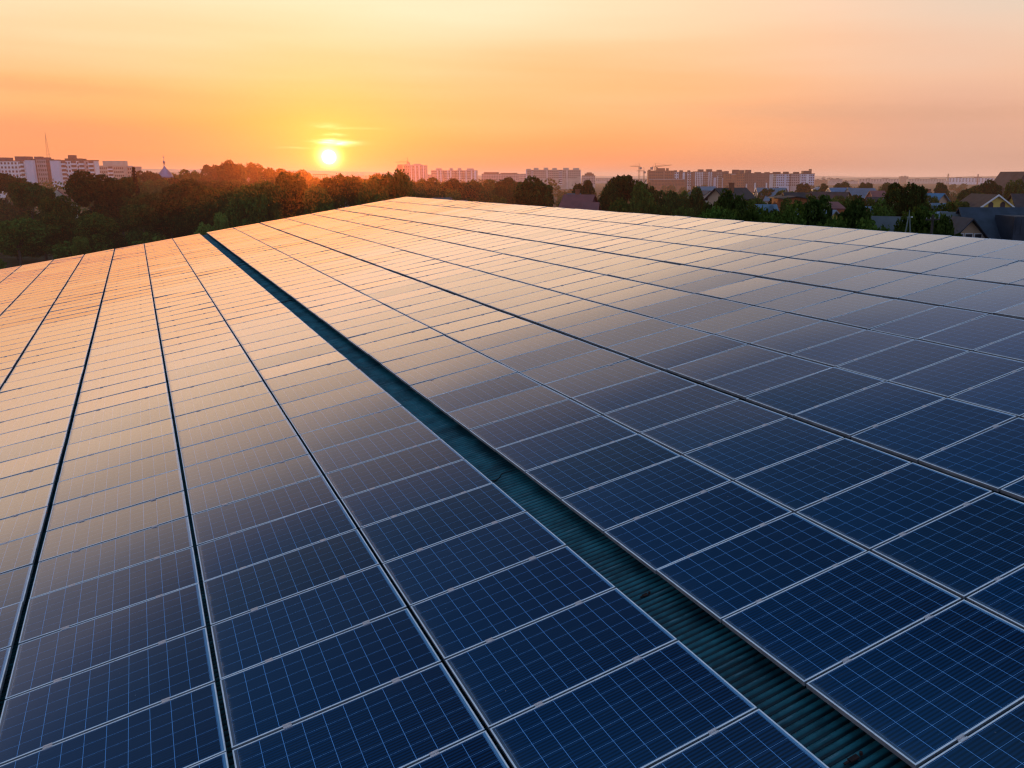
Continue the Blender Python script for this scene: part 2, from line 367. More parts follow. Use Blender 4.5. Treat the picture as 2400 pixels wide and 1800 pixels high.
# far slope beyond the ridge, ridge cap, walls, fascia
rp0 = RMAT @ Vector((u1, 0, zoff)); rx, rz_ = rp0.x, rp0.z
lp0 = RMAT @ Vector((u0, 0, zoff)); lx_, lz_ = lp0.x, lp0.z
ya, yb_ = P0.y + v0, P0.y + v1
mb = MB(); fx = rx + 20; fz = rz_ - 20 * math.tan(SL)
mb.face([(rx + .02, ya, rz_), (fx, ya, fz), (fx, yb_, fz), (rx + .02, yb_, rz_)])
o = mb.obj('roof', M['teal']); child_rel(o, hall, Matrix.Identity(4))
mb = MB(); e = .25
A = (lx_ + e, ya + .1); B_ = (fx - e, yb_ - .12)
mb.face([(A[0], A[1], 0), (A[0], B_[1], 0), (A[0], B_[1], lz_ - .05), (A[0], A[1], lz_ - .05)])
mb.face([(B_[0], A[1], 0), (B_[0], A[1], fz - .05), (B_[0], B_[1], fz - .05), (B_[0], B_[1], 0)])
for yy in (A[1], B_[1]): mb.face([(A[0], yy, 0), (B_[0], yy, 0), (B_[0], yy, fz - .05), (rx, yy, rz_ - .06), (A[0], yy, lz_ - .05)])
o = mb.obj('wall', M['wallp']); child_rel(o, hall, Matrix.Identity(4))
mb = MB(); mb.box(u0, u1, v1 + .004, v1 + .03, zoff - .16, zoff + .035)
o = mb.obj('fascia', M['maroon']); child_rel(o, hall, RMAT)
mb = MB(); mb.box(u1 - .06, u1 + .05, v0, v1, zoff + .012, zoff + .030); o = mb.obj('ridge_cap', M['teal']); child_rel(o, hall, RMAT)
allcols = [(u, 'L', i) for i, u in enumerate(ur_left)] + [(u, 'R', i) for i, u in enumerate(ur_right)]
mb = MB(); mb.box(-.02, .02, v0 + 2, v1 - .1, zoff + .017, -.043); rail_me = mb.mesh('mounting_rail', M['rail'])
for u, s_, i in allcols:
    for fx_ in (.25, .77):
        child_rel(put('mounting_rail', rail_me), hall, RMAT @ Matrix.Translation((u - PW * (1 - fx_), 0, 0)))
# brackets, cable and torn tape seen lying in the open strip of roof
def bracket(v, u, k=1.0):
    mb = MB(); mb.box(-.05*k, .05*k, -.018, .018, 0, .012); mb.box(-.11*k, -.055*k, -.008, .008, .0, .008); mb.lathe([(.012,.0),(.012,.02),(0,.022)], 6, cx=.09*k)
    return child_rel(mb.obj('roof_bracket', M['rust']), hall, RMAT @ Matrix.Translation((u, v, zoff + .010)))
for v, u, k in ((-1.62, .30, .75), (.95, .26, .5)): bracket(v, u, k)
mb = MB()
pts = [Vector((.03 + .42 * k / 6, 4.42 + .20 * k / 6 + .05 * sin(k * 1.9), zoff + .016 + .01 * sin(k * 3))) for k in range(7)]
for a_, c_ in zip(pts, pts[1:]): mb.tube(a_, c_, .006, n=5)
child_rel(mb.obj('cable', M['black']), hall, RMAT)
for vv_ in (22.1, 34.6, 35.6):
    mb = MB(); mb.tube((.01, vv_, zoff + .018), (.44, vv_ + .15, zoff + .02), .012, n=5); child_rel(mb.obj('cable', M['black']), hall, RMAT)

# panels ----------------------------------------------------------------
LIP = .0115
def frame_geo(mb, M4=None, side=1):
    T = (lambda p: M4 @ Vector(p)) if M4 else (lambda p: Vector(p))
    o_ = [(0,0),(PW,0),(PW,PH),(0,PH)]; i_ = [(LIP,LIP),(PW-LIP,LIP),(PW-LIP,PH-LIP),(LIP,PH-LIP)]
    ch = .0018
    oc = [(ch,ch),(PW-ch,ch),(PW-ch,PH-ch),(ch,PH-ch)]
    for k in range(4):
        l = (k + 1) % 4
        mb.face([T((*oc[k], 0)), T((*oc[l], 0)), T((*i_[l], 0)), T((*i_[k], 0))])
        mb.face([T((*o_[k], -ch)), T((*o_[l], -ch)), T((*oc[l], 0)), T((*oc[k], 0))])
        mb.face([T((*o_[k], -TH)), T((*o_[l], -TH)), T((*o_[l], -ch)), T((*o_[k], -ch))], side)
        mb.face([T((*i_[k], 0)), T((*i_[l], 0)), T((*i_[l], -.004)), T((*i_[k], -.004))])
def glass_geo(): return [(LIP*.6, LIP*.6, -.0022), (PW-LIP*.6, LIP*.6, -.0022), (PW-LIP*.6, PH-LIP*.6, -.0022), (LIP*.6, PH-LIP*.6, -.0022)]
def clamp_geo(mb, xx, M4=None):
    # channel shaped mid clamp sitting in the slot towards the next row down, lips over both frames
    for (a_, c_, zz, z2) in ((-.0225 - .012, -.0205, .0005, .004), (-.0025, .012, .0005, .004), (-.0205, -.0025, -.016, -.013)):
        mb.box(xx - .032, xx + .032, a_, c_, zz, z2, M=M4)
    for a_ in (-.0215, -.0035): mb.box(xx - .032, xx + .032, a_, a_ + .0015, -.013, .0005, M=M4)
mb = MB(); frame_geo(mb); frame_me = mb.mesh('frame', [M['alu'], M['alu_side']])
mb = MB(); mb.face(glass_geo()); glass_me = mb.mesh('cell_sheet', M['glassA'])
CL = (.405, 1.265)
clamp_mes = []
for xx in CL: mb = MB(); clamp_geo(mb, xx); clamp_mes.append(mb.mesh('clamp', M['clamp']))
ORD = ['first','second','third','fourth','fifth','sixth','seventh','eighth','ninth','tenth','eleventh','twelfth','thirteenth','fourteenth','fifteenth','sixteenth','seventeenth','eighteenth','nineteenth']
def ordw(n):
    if n < 19: return ORD[n]
    n += 1
    tens = {2:'twenty',3:'thirty',4:'forty',5:'fifty'}[n // 10]
    if n % 10 == 0: return {2:'twentieth',3:'thirtieth',4:'fortieth',5:'fiftieth'}[n // 10]
    return tens + '-' + ORD[n % 10 - 1]
def inpoly_area(pts):
    # clip polygon to the picture and return the area
    def clip(poly, f, inter):
        out = []
        for a_, c_ in zip(poly, poly[1:] + poly[:1]):
            if f(a_): out.append(a_)
            if f(a_) != f(c_): out.append(inter(a_, c_))
        return out
    for ax, lim, sg in ((0, 0, 1), (0, 2400, -1), (1, 0, 1), (1, 1800, -1)):
        def f(p): return (p[ax] - lim) * sg >= 0
        def it(a_, c_):
            k = (lim - a_[ax]) / (c_[ax] - a_[ax]); return tuple(a_[q] + (c_[q] - a_[q]) * k for q in (0, 1))
        pts = clip(pts, f, it)
        if len(pts) < 3: return 0
    return abs(sum(a_[0]*c_[1] - c_[0]*a_[1] for a_, c_ in zip(pts, pts[1:] + pts[:1]))) / 2
cand = []
for u, s_, i in allcols:
    for j in range(-9, JFAR):
        M4 = RMAT @ Matrix.Translation((u - PW, j * PITCH, 0))
        pj = [project(M4 @ Vector((x_, y_, 0))) for x_, y_ in ((0,0),(PW,0),(PW,PH),(0,PH))]
        area = 0 if any(p is None for p in pj) else inpoly_area([p[:2] for p in pj])
        if area > 0 or (j > -8 and s_ == 'L' and abs(u) < 8) or (j > -6): cand.append([area, s_, i, j, u])
cand.sort(key=lambda c: -c[0])
vis = [c for c in cand if c[0] > 350]
firstj = {}
for c in vis: firstj[(c[1], c[2])] = min(firstj.get((c[1], c[2]), 999), c[3])
mains = set(tuple(c[1:4]) for c in cand[:300])
far_mb = MB(); far_uv = []; far_tone = []
for area, s_, i, j, u in cand:
    tilt = Matrix.Translation((PW/2, PH/2, 0)) @ Matrix.Rotation(rng.gauss(0, R(.24)), 4, 'X') @ Matrix.Rotation(rng.gauss(0, R(.27)), 4, 'Y') @ Matrix.Translation((-PW/2, -PH/2, 0))
    M4 = RMAT @ Matrix.Translation((u - PW, j * PITCH, rng.uniform(-.0005, .0005))) @ tilt
    if (s_, i, j) in mains:
        e_ = empty('solar_panel'); e_.matrix_world = M4
        k = j - firstj.get((s_, i), j)
        if s_ == 'L': col = 'column just left of the teal gap' if i == 0 else ORD[i] + ' column left of the teal gap'
        else: col = 'column just right of the teal gap' if i == 0 else ORD[i] + ' column right of the teal gap'
        nm = 'nearest blue solar panel' if k <= 0 else ordw(k) + ' nearest blue solar panel'
        tag(e_, nm + ' in the ' + col, 'solar panel', 'solar panels in long columns on the sloping roof')
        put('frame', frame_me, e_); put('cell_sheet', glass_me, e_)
        for cm in clamp_mes: put('clamp', cm, e_)
    else:
        nf = len(far_mb.f); frame_geo(far_mb, M4, 3)
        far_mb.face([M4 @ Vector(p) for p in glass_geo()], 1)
        for xx in CL: clamp_geo(far_mb, xx, M4)
        far_uv.append((len(far_mb.f), nf))
me = far_mb.mesh('solar_panels', [M['alu_far'], M['glassB'], M['clamp'], M['alu_side']])
uvl = me.uv_layers.new(name='panel_metres'); at_ = me.attributes.new('panel_tone', 'FLOAT', 'FACE')
gg = glass_geo(); tone = 0
for p in me.polygons:
    if p.material_index == 1:
        tone = rng.random(); at_.data[p.index].value = tone
        for li, q in zip(p.loop_indices, gg): uvl.data[li].uv = (q[0], q[1])
o = bpy.data.objects.new('solar_panels', me); C.objects.link(o); o['kind'] = 'stuff'
tag(o, 'the many distant solar panels reflecting the orange sky on the far part of the roof', 'solar panels')

# ------------------------------------------------------------------ trees
def crown_mesh(name, fol, hgt, rad, seed, nleaf, leaf=.34, kind='broad', nlobe=22):
    r = random.Random(seed); mb = MB()
    lobes = []
    if kind == 'broad':
        base = hgt * r.uniform(.16, .26)
        for k in range(nlobe):
            tt = r.random() ** .8; zc = base + (hgt - base) * (.12 + .78 * tt)
            prof = math.sqrt(max(.05, 1 - ((zc - (base + (hgt - base) * .42)) / ((hgt - base) * .62)) ** 2))
            a = r.uniform(0, 2*pi); rr = rad * prof * r.uniform(.25, .78)
            s = rad * r.uniform(.22, .42)
            lobes.append((Vector((rr*cos(a), rr*sin(a), zc)), s, s * r.uniform(.6, .95)))
    if kind == 'poplar':
        base = hgt * .12
        for k in range(nlobe):
            tt = k / nlobe; zc = base + (hgt - base) * (.06 + .86 * tt); a = r.uniform(0, 2*pi)
            prof = (sin(pi * (.12 + .8 * tt))) ** .7
            rr = rad * .45 * prof; s = rad * r.uniform(.40, .62) * max(.35, prof)
            lobes.append((Vector((rr*cos(a), rr*sin(a), zc)), s, s * 1.3))
    tot = sum(l[1] ** 2 for l in lobes) or 1
    def leafq(p, s, nn=None):
        n_ = Vector((r.gauss(0,1), r.gauss(0,1), r.gauss(0,1) + .5)).normalized()
        if nn is not None: n_ = (n_ * .8 + nn).normalized()
        a = n_.orthogonal().normalized(); c = n_.cross(a); th = r.uniform(0, 2*pi); a, c = a * cos(th) + c * sin(th), c * cos(th) - a * sin(th)
        k1, k2 = s * r.uniform(.6, 1.2), s * r.uniform(.35, .8)
        mb.face([p - a*k1, p - c*k2*r.uniform(.5,1.1), p + a*k1*r.uniform(.6,1.1), p + c*k2])
    if kind == 'spruce':
        n_w = int(hgt * 2.2)
        for k in range(n_w):
            z = hgt * (.08 + .92 * k / n_w); rr = rad * (1 - k / n_w) ** .85 + .08
            for q in range(9):
                a = r.uniform(0, 2*pi); L = rr * r.uniform(.75, 1.1)
                for w_ in range(max(3, int(nleaf / n_w / 9))):
                    s = r.random() ** .6; p = Vector((cos(a)*L*s + r.gauss(0,.08), sin(a)*L*s + r.gauss(0,.08), z - .28*L*s + r.gauss(0,.06)))
                    leafq(p, leaf * .8)
    else:
        for c_, s, sz in lobes:
            for k in range(int(nleaf * s * s / tot)):
                d = Vector((r.gauss(0,1), r.gauss(0,1), r.gauss(0,1))).normalized()
                q = (.55 + .45 * r.random() ** .4) * (1 + .22 * noise.noise(d * 2.3 + c_))
                if r.random() < .05: q *= r.uniform(1.05, 1.35)
                p = c_ + Vector((d.x * s * q, d.y * s * q, d.z * sz * q))
                leafq(p, leaf, d * .6)
    return mb.mesh(name, fol), lobes
def trunk_mesh(name, hgt, r0, lobes, seed):
    r = random.Random(seed); mb = MB(); top = Vector((r.uniform(-.4,.4), r.uniform(-.4,.4), hgt * .6))
    mid = Vector((r.uniform(-.2,.2), r.uniform(-.2,.2), hgt * .28))
    mb.tube((0,0,-.2), mid, r0, r0*.75, 8); mb.tube(mid, top, r0*.75, r0*.3, 7)
    for c_, s, sz in lobes[:9]:
        a = mid.lerp(top, r.random() * .8); mb.tube(a, a.lerp(c_, .85), r0*.3, r0*.08, 5)
    return mb.mesh(name, M['bark'])
VAR = []
for k, (fol, kind, hh, rr, nl, lf) in enumerate([(0,'broad',12,5.2,8500,.34),(1,'broad',11,4.2,7500,.32),(0,'broad',14,5.0,9000,.36),(1,'broad',9,4.6,7000,.30),(0,'broad',10,3.6,6500,.30),
        (2,'spruce',13,2.7,6500,.30),(0,'poplar',15,2.6,6000,.32),(3,'broad',6,3.0,4500,.26),(1,'broad',12,5.6,8500,.36)]):
    cm, lob = crown_mesh('crown', FOL[fol], hh, rr, 31 + k, nl, lf, kind)
    VAR.append((cm, trunk_mesh('trunk', hh, .28 if kind != 'spruce' else .2, lob, k), hh, rr))
trees = []
def tree(var, px, top, d, wid=None, label=None, name='broadleaf_tree', cat='tree', row=None):
    cm, tm, hh, rr = VAR[var]; d0 = d
    d = d * 1.3 + 60 if px < 1240 else d * 1.2 + 25 if px < 1650 else d
    g0 = gnd(px, d); h = max(2.5, zat(top, d, px)); s = h / hh
    sxy = s if wid is None else wid / 2 * d / F / rr
    sxy = max(.45 * s, min(2.2 * s, sxy))
    e_ = empty(name, g0, rng.uniform(0, 2*pi)); e_.scale = (sxy, sxy, s)
    put('crown', cm, e_); put('trunk', tm, e_)
    trees.append((px, d0, e_, row)); 
    if label: tag(e_, label, cat)
    else: e_['category'] = cat
    return e_
# hand placed trees: variant, centre px, top px, distance, width px
L = [
 (0, 65, 424, 84, 110, 'dark bushy tree nearest the lower left corner of the apartment blocks'),
 (2, 205, 404, 82, 130, 'tall dark tree in front of the middle white apartment block at left'),
 (4, 272, 420, 86, 90, 'dark tree just left of the pointed spruce'),
 (0, 8, 402, 120, 110, 'dark tree cut by the left picture edge beside the pale blocks'),
 (5, 315, 388, 96, 44, 'pointed dark spruce standing right of the apartment blocks'),
 (1, 130, 462, 72, 90, None), (3, 20, 515, 66, 130, 'pale green low tree in the bottom left corner beyond the roof'),
 (0, 340, 448, 78, 110, None), (2, 420, 424, 84, 130, 'broad dark tree in front of the church dome'), (1, 480, 440, 80, 110, None),
 (4, 385, 470, 70, 80, None), (0, 545, 430, 88, 110, None), (7, 508, 504, 64, 54, 'small lime green tree rising just behind the panel edge'), (7, 468, 527, 63, 22, 'tiny lime bush left of the small lime tree'),
 (7, 168, 558, 61, 50, 'low lime shrub in a gap behind the left panels'),
 (8, 640, 425, 92, 100, 'round dark tree beneath the setting sun, left side'), (1, 590, 458, 76, 90, None), (2, 700, 446, 98, 90, None), (4, 655, 478, 72, 70, None),
 (3, 735, 486, 84, 80, None), (0, 800, 444, 120, 90, None), (1, 850, 436, 130, 90, None), (8, 880, 402, 185, 80, 'tall tree rising above the others right of the sun'), (4, 925, 428, 150, 80, None),
 (3, 905, 452, 110, 80, None), (1, 985, 428, 165, 80, None), (0, 960, 440, 120, 80, None), (2, 1015, 444, 125, 70, None), (3, 850, 462, 96, 70, None),
 (0, 1085, 426, 150, 85, 'wide dark tree below the pale bay-fronted block'), (1, 1055, 446, 130, 60, None), (4, 1140, 450, 130, 60, None), (3, 1180, 438, 135, 70, None), (1, 1165, 462, 105, 60, None), (3, 1115, 470, 98, 60, None), (3, 1060, 476, 96, 50, None), (4, 1020, 470, 97, 50, None),
 (2, 1262, 418, 108, 112, 'big round dark tree left of the maroon roofed house'), (8, 1222, 446, 112, 70, None), (0, 1372, 419, 150, 62, 'round tree behind the maroon roofed house'),
 (0, 1468, 407, 100, 112, 'largest dark tree in the clump right of the maroon roofed house'), (2, 1425, 432, 98, 70, None), (1, 1500, 432, 92, 70, None), (6, 1533, 424, 104, 46, 'narrow dark tree right of the largest dark tree'),
 (0, 1568, 443, 92, 56, None), (4, 1630, 443, 90, 62, 'dark tree left of the house with the shining roof'), (1, 1600, 452, 98, 60, None), (8, 1448, 458, 84, 90, None), (3, 1540, 482, 84, 60, None), (3, 1600, 490, 82, 70, None), (3, 1665, 496, 82, 60, None),
 (2, 1720, 450, 88, 64, 'dark tree right of the house with the shining roof'), (1, 1755, 496, 82, 60, None), (3, 1690, 504, 80, 60, None), (3, 1800, 498, 82, 70, None), (8, 1770, 456, 135, 50, 'brownish round tree behind the orange brick house'),
 (4, 1912, 466, 84, 62, 'dark tree in front of the orange brick house, right side'), (1, 1868, 484, 80, 80, 'lighter green tree in front of the orange brick house, left side'), (3, 1835, 506, 78, 60, None), (3, 1945, 520, 74, 50, None),
 (2, 2000, 472, 82, 58, 'upright dark tree between the pale shed and the grey house'), (8, 1985, 458, 120, 70, None),
 (0, 2122, 424, 112, 122, 'very large dark tree behind the twin legged pole'), (1, 2075, 470, 110, 60, None), (3, 2168, 500, 78, 66, 'light leafy tree right of the twin legged pole'), (1, 2200, 505, 78, 50, None), (4, 2226, 512, 76, 44, None), (3, 2060, 526, 74, 44, None),
 (8, 2245, 464, 150, 90, 'dark tree below the blue roofed house'), (0, 2280, 440, 210, 60, None), (2, 2330, 424, 230, 66, None), (1, 2385, 424, 200, 60, 'tall tree at the right picture edge under the dark gable'), (0, 2300, 432, 260, 60, None), (4, 2210, 430, 280, 40, None),
 (0, 1885, 428, 330, 40, None), (2, 1975, 427, 340, 46, None), (0, 2030, 426, 330, 40, None), (1, 2080, 430, 300, 50, None), (4, 1935, 432, 320, 30, None),
 (0, 1800, 440, 260, 50, None), (1, 1835, 448, 240, 50, None), (8, 1740, 440, 300, 40, None), (2, 1700, 444, 260, 34, None), (3, 1895, 460, 190, 50, None), (1, 1990, 462, 190, 70, None), (3, 1950, 470, 160, 40, None), (4, 2265, 455, 190, 40, None),
]
for var, px, top, d, wid, lab in L: tree(var, px, top, d, wid, lab, 'spruce' if var == 5 else 'shrub' if (var == 7) else 'broadleaf_tree')
# the wooded rise left of the sun and the belt behind
for k, (px, top) in enumerate([(345,398),(372,408),(400,402),(440,400),(468,404),(498,384),(530,378),(560,379),(595,384),(630,390),(665,393),(700,400),(735,412),(770,418),(810,415),(842,412)]):
    tree([0,2,8,1,0][k % 5], px, top, 190 + 25 * (k % 3), 62)
for k in range(26):
    px = 300 + k * 37 + rng.uniform(-8, 8); top = 421 + rng.uniform(-6, 10)
    tree(rng.choice([0,1,2,8,4]), px, top, rng.uniform(125, 175), 70)
for k in range(16):
    px = 20 + k * 60 + rng.uniform(-12, 12); d = rng.uniform(66, 78)
    edge = 612 - .155 * px
    tree(rng.choice([0,1,3,8]), px, edge - rng.uniform(62, 100), d, 105)
for k in range(14):
    px = 1240 + k * 78 + rng.uniform(-14, 14); tree(rng.choice([1,3,4]), px, 470 + (px-1240)*.03 + rng.uniform(-4, 12), rng.uniform(118, 150), 60)
for px, top, d, wd in ((1650,462,150,36),(1698,470,120,40),(1735,466,160,40),(1780,462,180,44),(1816,468,140,40),(1846,470,118,40),(1905,452,210,40),(1930,462,150,40),(1965,456,190,46),(1990,478,130,46),(2018,460,170,44),(2045,470,128,40),(2060,452,240,44),(2190,462,160,44),(2170,474,118,40),(2232,480,116,44),(2262,470,140,40),(2285,462,170,50),(2310,450,200,50),(2170,440,260,40),(1920,446,260,36),(1860,445,280,40),(2100,446,280,50),(1668,478,100,40),(1712,484,96,36),(1760,476,98,44),(1800,486,94,40),(1885,474,104,40),(1925,478,100,36),(2030,482,98,40),(2060,488,94,36),(2175,488,94,36),(2210,484,108,40),(2240,490,100,34),(2262,486,112,36),(1690,452,220,34),(1755,452,230,34),(1830,452,210,34)):
    tree(rng.choice([0,1,2,4,8]), px, top, d, wd)
# automatic labels for the rest: told apart by row and by order from the left within the row
rows = {}
for px, d, e_, _ in trees:
    if 'label' in e_: continue
    key = ('nearest row' if d < 90 else 'second row' if d < 125 else 'third row' if d < 180 else 'farthest row')
    rows.setdefault(key, []).append((px, e_))
for key, lst in rows.items():
    lst.sort(key=lambda q: q[0])
    for k, (px, e_) in enumerate(lst):
        side = 'left of the sun' if px < 740 else 'between the sun and the maroon house' if px < 1330 else 'right of the maroon house'
        sub = [q for q in lst if (q[0] < 740) == (px < 740) and (q[0] < 1330) == (px < 1330)]
        kk = [q[1] for q in sub].index(e_)
        tag(e_, '%s dark tree from the left, %s, %s' % (ordw(kk), key, side), 'tree', 'trees beyond the solar roof')

# far-off woods as one mass
def woods(name, spec, seed, leaf, fol, label):
    r = random.Random(seed); mb = MB()
    for px0, px1, d0, d1, n_, h0, h1 in spec:
        for k in range(n_):
            px = r.uniform(px0, px1); d = r.uniform(d0, d1); g0 = gnd(px, d); h = r.uniform(h0, h1); rr = h * r.uniform(.35, .5)
            lf = leaf * (d / 400) ** .6
            for q in range(260):
                dd = Vector((r.gauss(0,1), r.gauss(0,1), r.gauss(0,1))).normalized() * (r.random() ** .3)
                if dd.z < -.4: continue
                lump = 1 + .35 * noise.noise(Vector((dd.x * 2, dd.y * 2 + px, dd.z * 2)))
                p = g0 + Vector((dd.x * rr * lump, dd.y * rr * lump, h * .55 + dd.z * h * .45 * lump))
                n_v = Vector((r.gauss(0,1), r.gauss(0,1), r.gauss(0,1))).normalized(); a = n_v.orthogonal().normalized() * lf * r.uniform(.6, 1.2); c = n_v.cross(a) * r.uniform(.5, .9)
                mb.face([p - a, p - c, p + a, p + c])
    o = mb.obj(name, fol); o['kind'] = 'stuff'; return tag(o, label, 'woodland')
woods('woodland', [(-150, 1250, 260, 420, 85, 9, 13.5), (-150, 1300, 420, 800, 95, 10, 15), (1300, 2550, 300, 520, 75, 6, 9), (1300, 2550, 520, 900, 80, 6, 8.5)], 5, .75, FOL[0], 'distant wooded belt of merged crowns in front of the apartment blocks')
woods('undergrowth', [(-80, 1000, 128, 230, 130, 3, 6), (1000, 2500, 76, 150, 120, 2.5, 5), (1300, 2500, 150, 300, 90, 3, 6)], 8, .8, FOL[1], 'mixed bushes and gardens filling the ground between the trees and houses')

# ------------------------------------------------------------------ buildings
def basis(px0, px1, d, turn=0.0):
    """empty facing the viewer roughly: local x to the right, local y away"""
    a, c = gnd(px0, d), gnd(px1, d); return a, c, math.atan2(c.y - a.y, c.x - a.x) + turn
WIN = {}
def winmesh(w, h, m='glass', t_=.12):
    k = (round(w, 2), round(h, 2), m)
    if k not in WIN:
        mb = MB(); mb.box(-w/2, w/2, -t_, .0, -h/2, h/2); WIN[k] = mb.mesh('window', M[m])
    return WIN[k]
def block(px0, px1, top, d, nf, nc, wall, label, depth=14, huts=(), strips=(), roofband=None, winw=.55, winh=.5, bal=(), skipwin=False, turn=0, sections=(), name='apartment_block', wm='glass', wz0=.0, side=None):
    a, c, rz = basis(px0, px1, d, 0); W = (c - a).length
    e_ = empty(name, a, rz + turn); tag(e_, label, 'apartment building')
    h = zat(top, d, (px0 + px1) / 2)
    mb = MB(); mb.box(0, W, 0, depth, -.2, h, 0, 1); mats = [M[wall], M['roofdk']]
    mb.obj('wall', mats + [M['white']], e_)
    mb = MB(); mb.box(-.3, W + .3, -.3, depth + .3, h + .003, h + .6); mb.obj('parapet', M[roofband or 'roofdk'], e_)
    for x0, x1, hh in huts:
        mb = MB(); mb.box(W*x0, W*x1, depth*.25, depth*.75, h + .61, h + .6 + hh); mb.obj('roof_hut', M['roofdk'] if roofband is None else M[roofband], e_)
    for x0, x1, m in sections:       # differently coloured stretches of wall
        mb = MB(); mb.box(W*x0, W*x1, -.06, -.003, 0, h - .05); mb.obj('wall_bay', M[m], e_)
    for x0, x1, m, z1 in strips:      # projecting vertical strips
        mb = MB(); mb.box(W*x0, W*x1, -.7, -.065, h * .0, h * z1); mb.obj('pilaster', M[m], e_)
    fh = h / nf; cw = W / nc; cnt = 0
    if not skipwin:
        for f_ in range(nf - 1, -1, -1):
            for q in range(nc):
                if cnt >= 98: break
                xx = (q + .5) * cw
                if any(W*x0 - .1 < xx < W*x1 + .1 for x0, x1, m, z1 in strips if x1 - x0 > .01): continue
                if any(x0 < (q + .5) / nc < x1 for x0, x1 in bal): continue
                if f_ * fh + fh * .5 < 5: continue
                put('window', winmesh(cw * winw, fh * winh, wm), e_, (xx, -.03, (f_ + .5) * fh)); cnt += 1
    for x0, x1 in bal:
        for f_ in range(nf):
            zz = f_ * fh
            if zz < 4: continue
            mb = MB(); xa, xb = W * x0, W * x1
            mb.box(xa, xb, -1.2, -.003, zz + .0, zz + fh * .40, 0); mb.box(xa + .2, xb - .2, -.2, -.062, zz + fh * .42, zz + fh * .95, 1)
            mb.obj('balcony', [M['white'], M['glass']], e_)
    return e_, W, h

# left group of white slabs
block(-70, 62, 378, 640, 9, 16, 'white', 'pale apartment block with a dark roof at the far left edge', depth=16, huts=((.1,.25,2.2),(.5,.62,2.2),(.78,.98,3)), roofband='redwall', winw=.5, bal=((.5,.56),(.92,.99)))
block(63, 81, 375, 634, 9, 3, 'slab', 'windowless pale blue gable slab between the leftmost apartment blocks', depth=3, skipwin=True)
block(82, 121, 374, 645, 9, 8, 'pinkw', 'beige and dark red apartment block between two pale slabs', depth=5, huts=((.05,.5,1.6),(.6,.95,1.)), roofband='redwall', sections=((.0,.2,'redwall'),(.2,.8,'pinkw'),(.8,1.,'redwall')), winw=.5)
block(122, 141, 376, 630, 9, 3, 'slab', 'second windowless pale slab, right of the dark red wall', depth=3, skipwin=True)
block(142, 225, 377, 650, 9, 12, 'white', 'white apartment block with rows of wide balconies', depth=6, huts=((.15,.6,1.2),(.25,.43,3.6),(.62,.7,1.0)), winw=.5, bal=((.06,.2),(.34,.5),(.58,.72),(.84,.98)), sections=((.55,1.,'pinkw'),))
block(226, 292, 390, 700, 8, 14, 'cream', 'cream apartment block stepping down beside the spruce', depth=14, huts=((.2,.92,3.8),), roofband='cream', winw=.6, bal=((.45,.62),))
block(285, 316, 392, 705, 8, 6, 'cream', 'low cream wing right of the stepped cream block', depth=12, roofband='pinkw')
# far blocks in the middle
e_, W_, h_ = block(948, 997, 388, 1500, 13, 12, 'concr', 'tall pale tower block below the crane, right of the sun', depth=22, huts=((.0,.2,2.4),(.42,.75,2.4)), roofband='pinkw', strips=((.32,.36,'white',1),(.52,.56,'white',1),(.70,.74,'white',1),(.90,.94,'white',1)), winw=.5)
a, c, rz = basis(932, 949, 1490); W = (c - a).length; h = zat(386, 1490, 940)
e_ = empty('unfinished_tower', a, rz); tag(e_, 'open concrete frame of an unfinished tower joined to the tall pale block', 'building under construction')
mb = MB()
for z in [h * k / 13 for k in range(14)]: mb.box(0, W * .96, 0, 16, z, z + .45)
mb.obj('floor_slab', M['conc'], e_); mb = MB()
for k in range(5):
    for q in (0, 15): mb.box(W * .96 * k / 4 - .4 + (.4 if k == 0 else 0), W * .96 * k / 4 + .4 - (.4 if k == 4 else 0), q, q + .8, 0, h - .01)
mb.obj('column', M['conc'], e_); mb = MB(); mb.box(.3, W * .6, 2, 14, h * .62, h - .3); mb.box(W * .6, W * .9, 5, 10, 0, h * .6); mb.obj('core_wall', M['conc'], e_)
block(1011, 1117, 400, 1430, 9, 24, 'cream', 'long bay fronted block right of the tall pale tower', depth=15, huts=((.10,.22,3.2),(.40,.46,3.6),(.58,.65,3.6),(.78,.93,3)), roofband='pinkw', strips=((.13,.145,'white',1.02),(.2,.225,'white',1.02),(.27,.29,'brown',1),(.36,.38,'white',1.02),(.42,.44,'white',1),(.53,.545,'brown',1),(.62,.64,'white',1),(.70,.71,'brown',1),(.765,.78,'white',1.02),(.88,.90,'white',1.02),(.95,.99,'white',1)), winw=.8, winh=.45)
block(996, 1012, 410, 1700, 6, 5, 'pinkw', 'small hazy block between the tall tower and the bay fronted block', depth=12)
block(1129, 1216, 408, 1450, 8, 22, 'pinkw', 'grey pink block with a stepped dark roof, third right of the sun', depth=15, huts=((.05,.45,2.6),(.5,.95,1.4)), winw=.5)
block(1217, 1234, 408, 1800, 6, 5, 'pinkw', 'hazy narrow block left of the cream block with roof towers', depth=12)
block(1233, 1361, 399, 1100, 9, 30, 'cream', 'wide cream block with five roof towers behind the big round tree', depth=15, huts=((.14,.22,2.4),(.32,.4,2.6),(.48,.56,2.2),(.68,.78,2.4),(.86,.97,2.2),(.0,.08,1.2)), strips=((.0,.012,'white',1),(.09,.1,'pinkw',1),(.38,.39,'white',1),(.46,.47,'pinkw',1),(.745,.755,'white',1),(.99,1.,'white',1)), winw=.5, winh=.5, bal=((.1,.13),(.60,.66)), roofband='cream')
block(1364, 1395, 412, 1250, 7, 8, 'pinkw', 'small curved roof block right of the wide cream block', depth=12, huts=((.2,.9,2.6),(.35,.75,4.2)), roofband='brownroof')
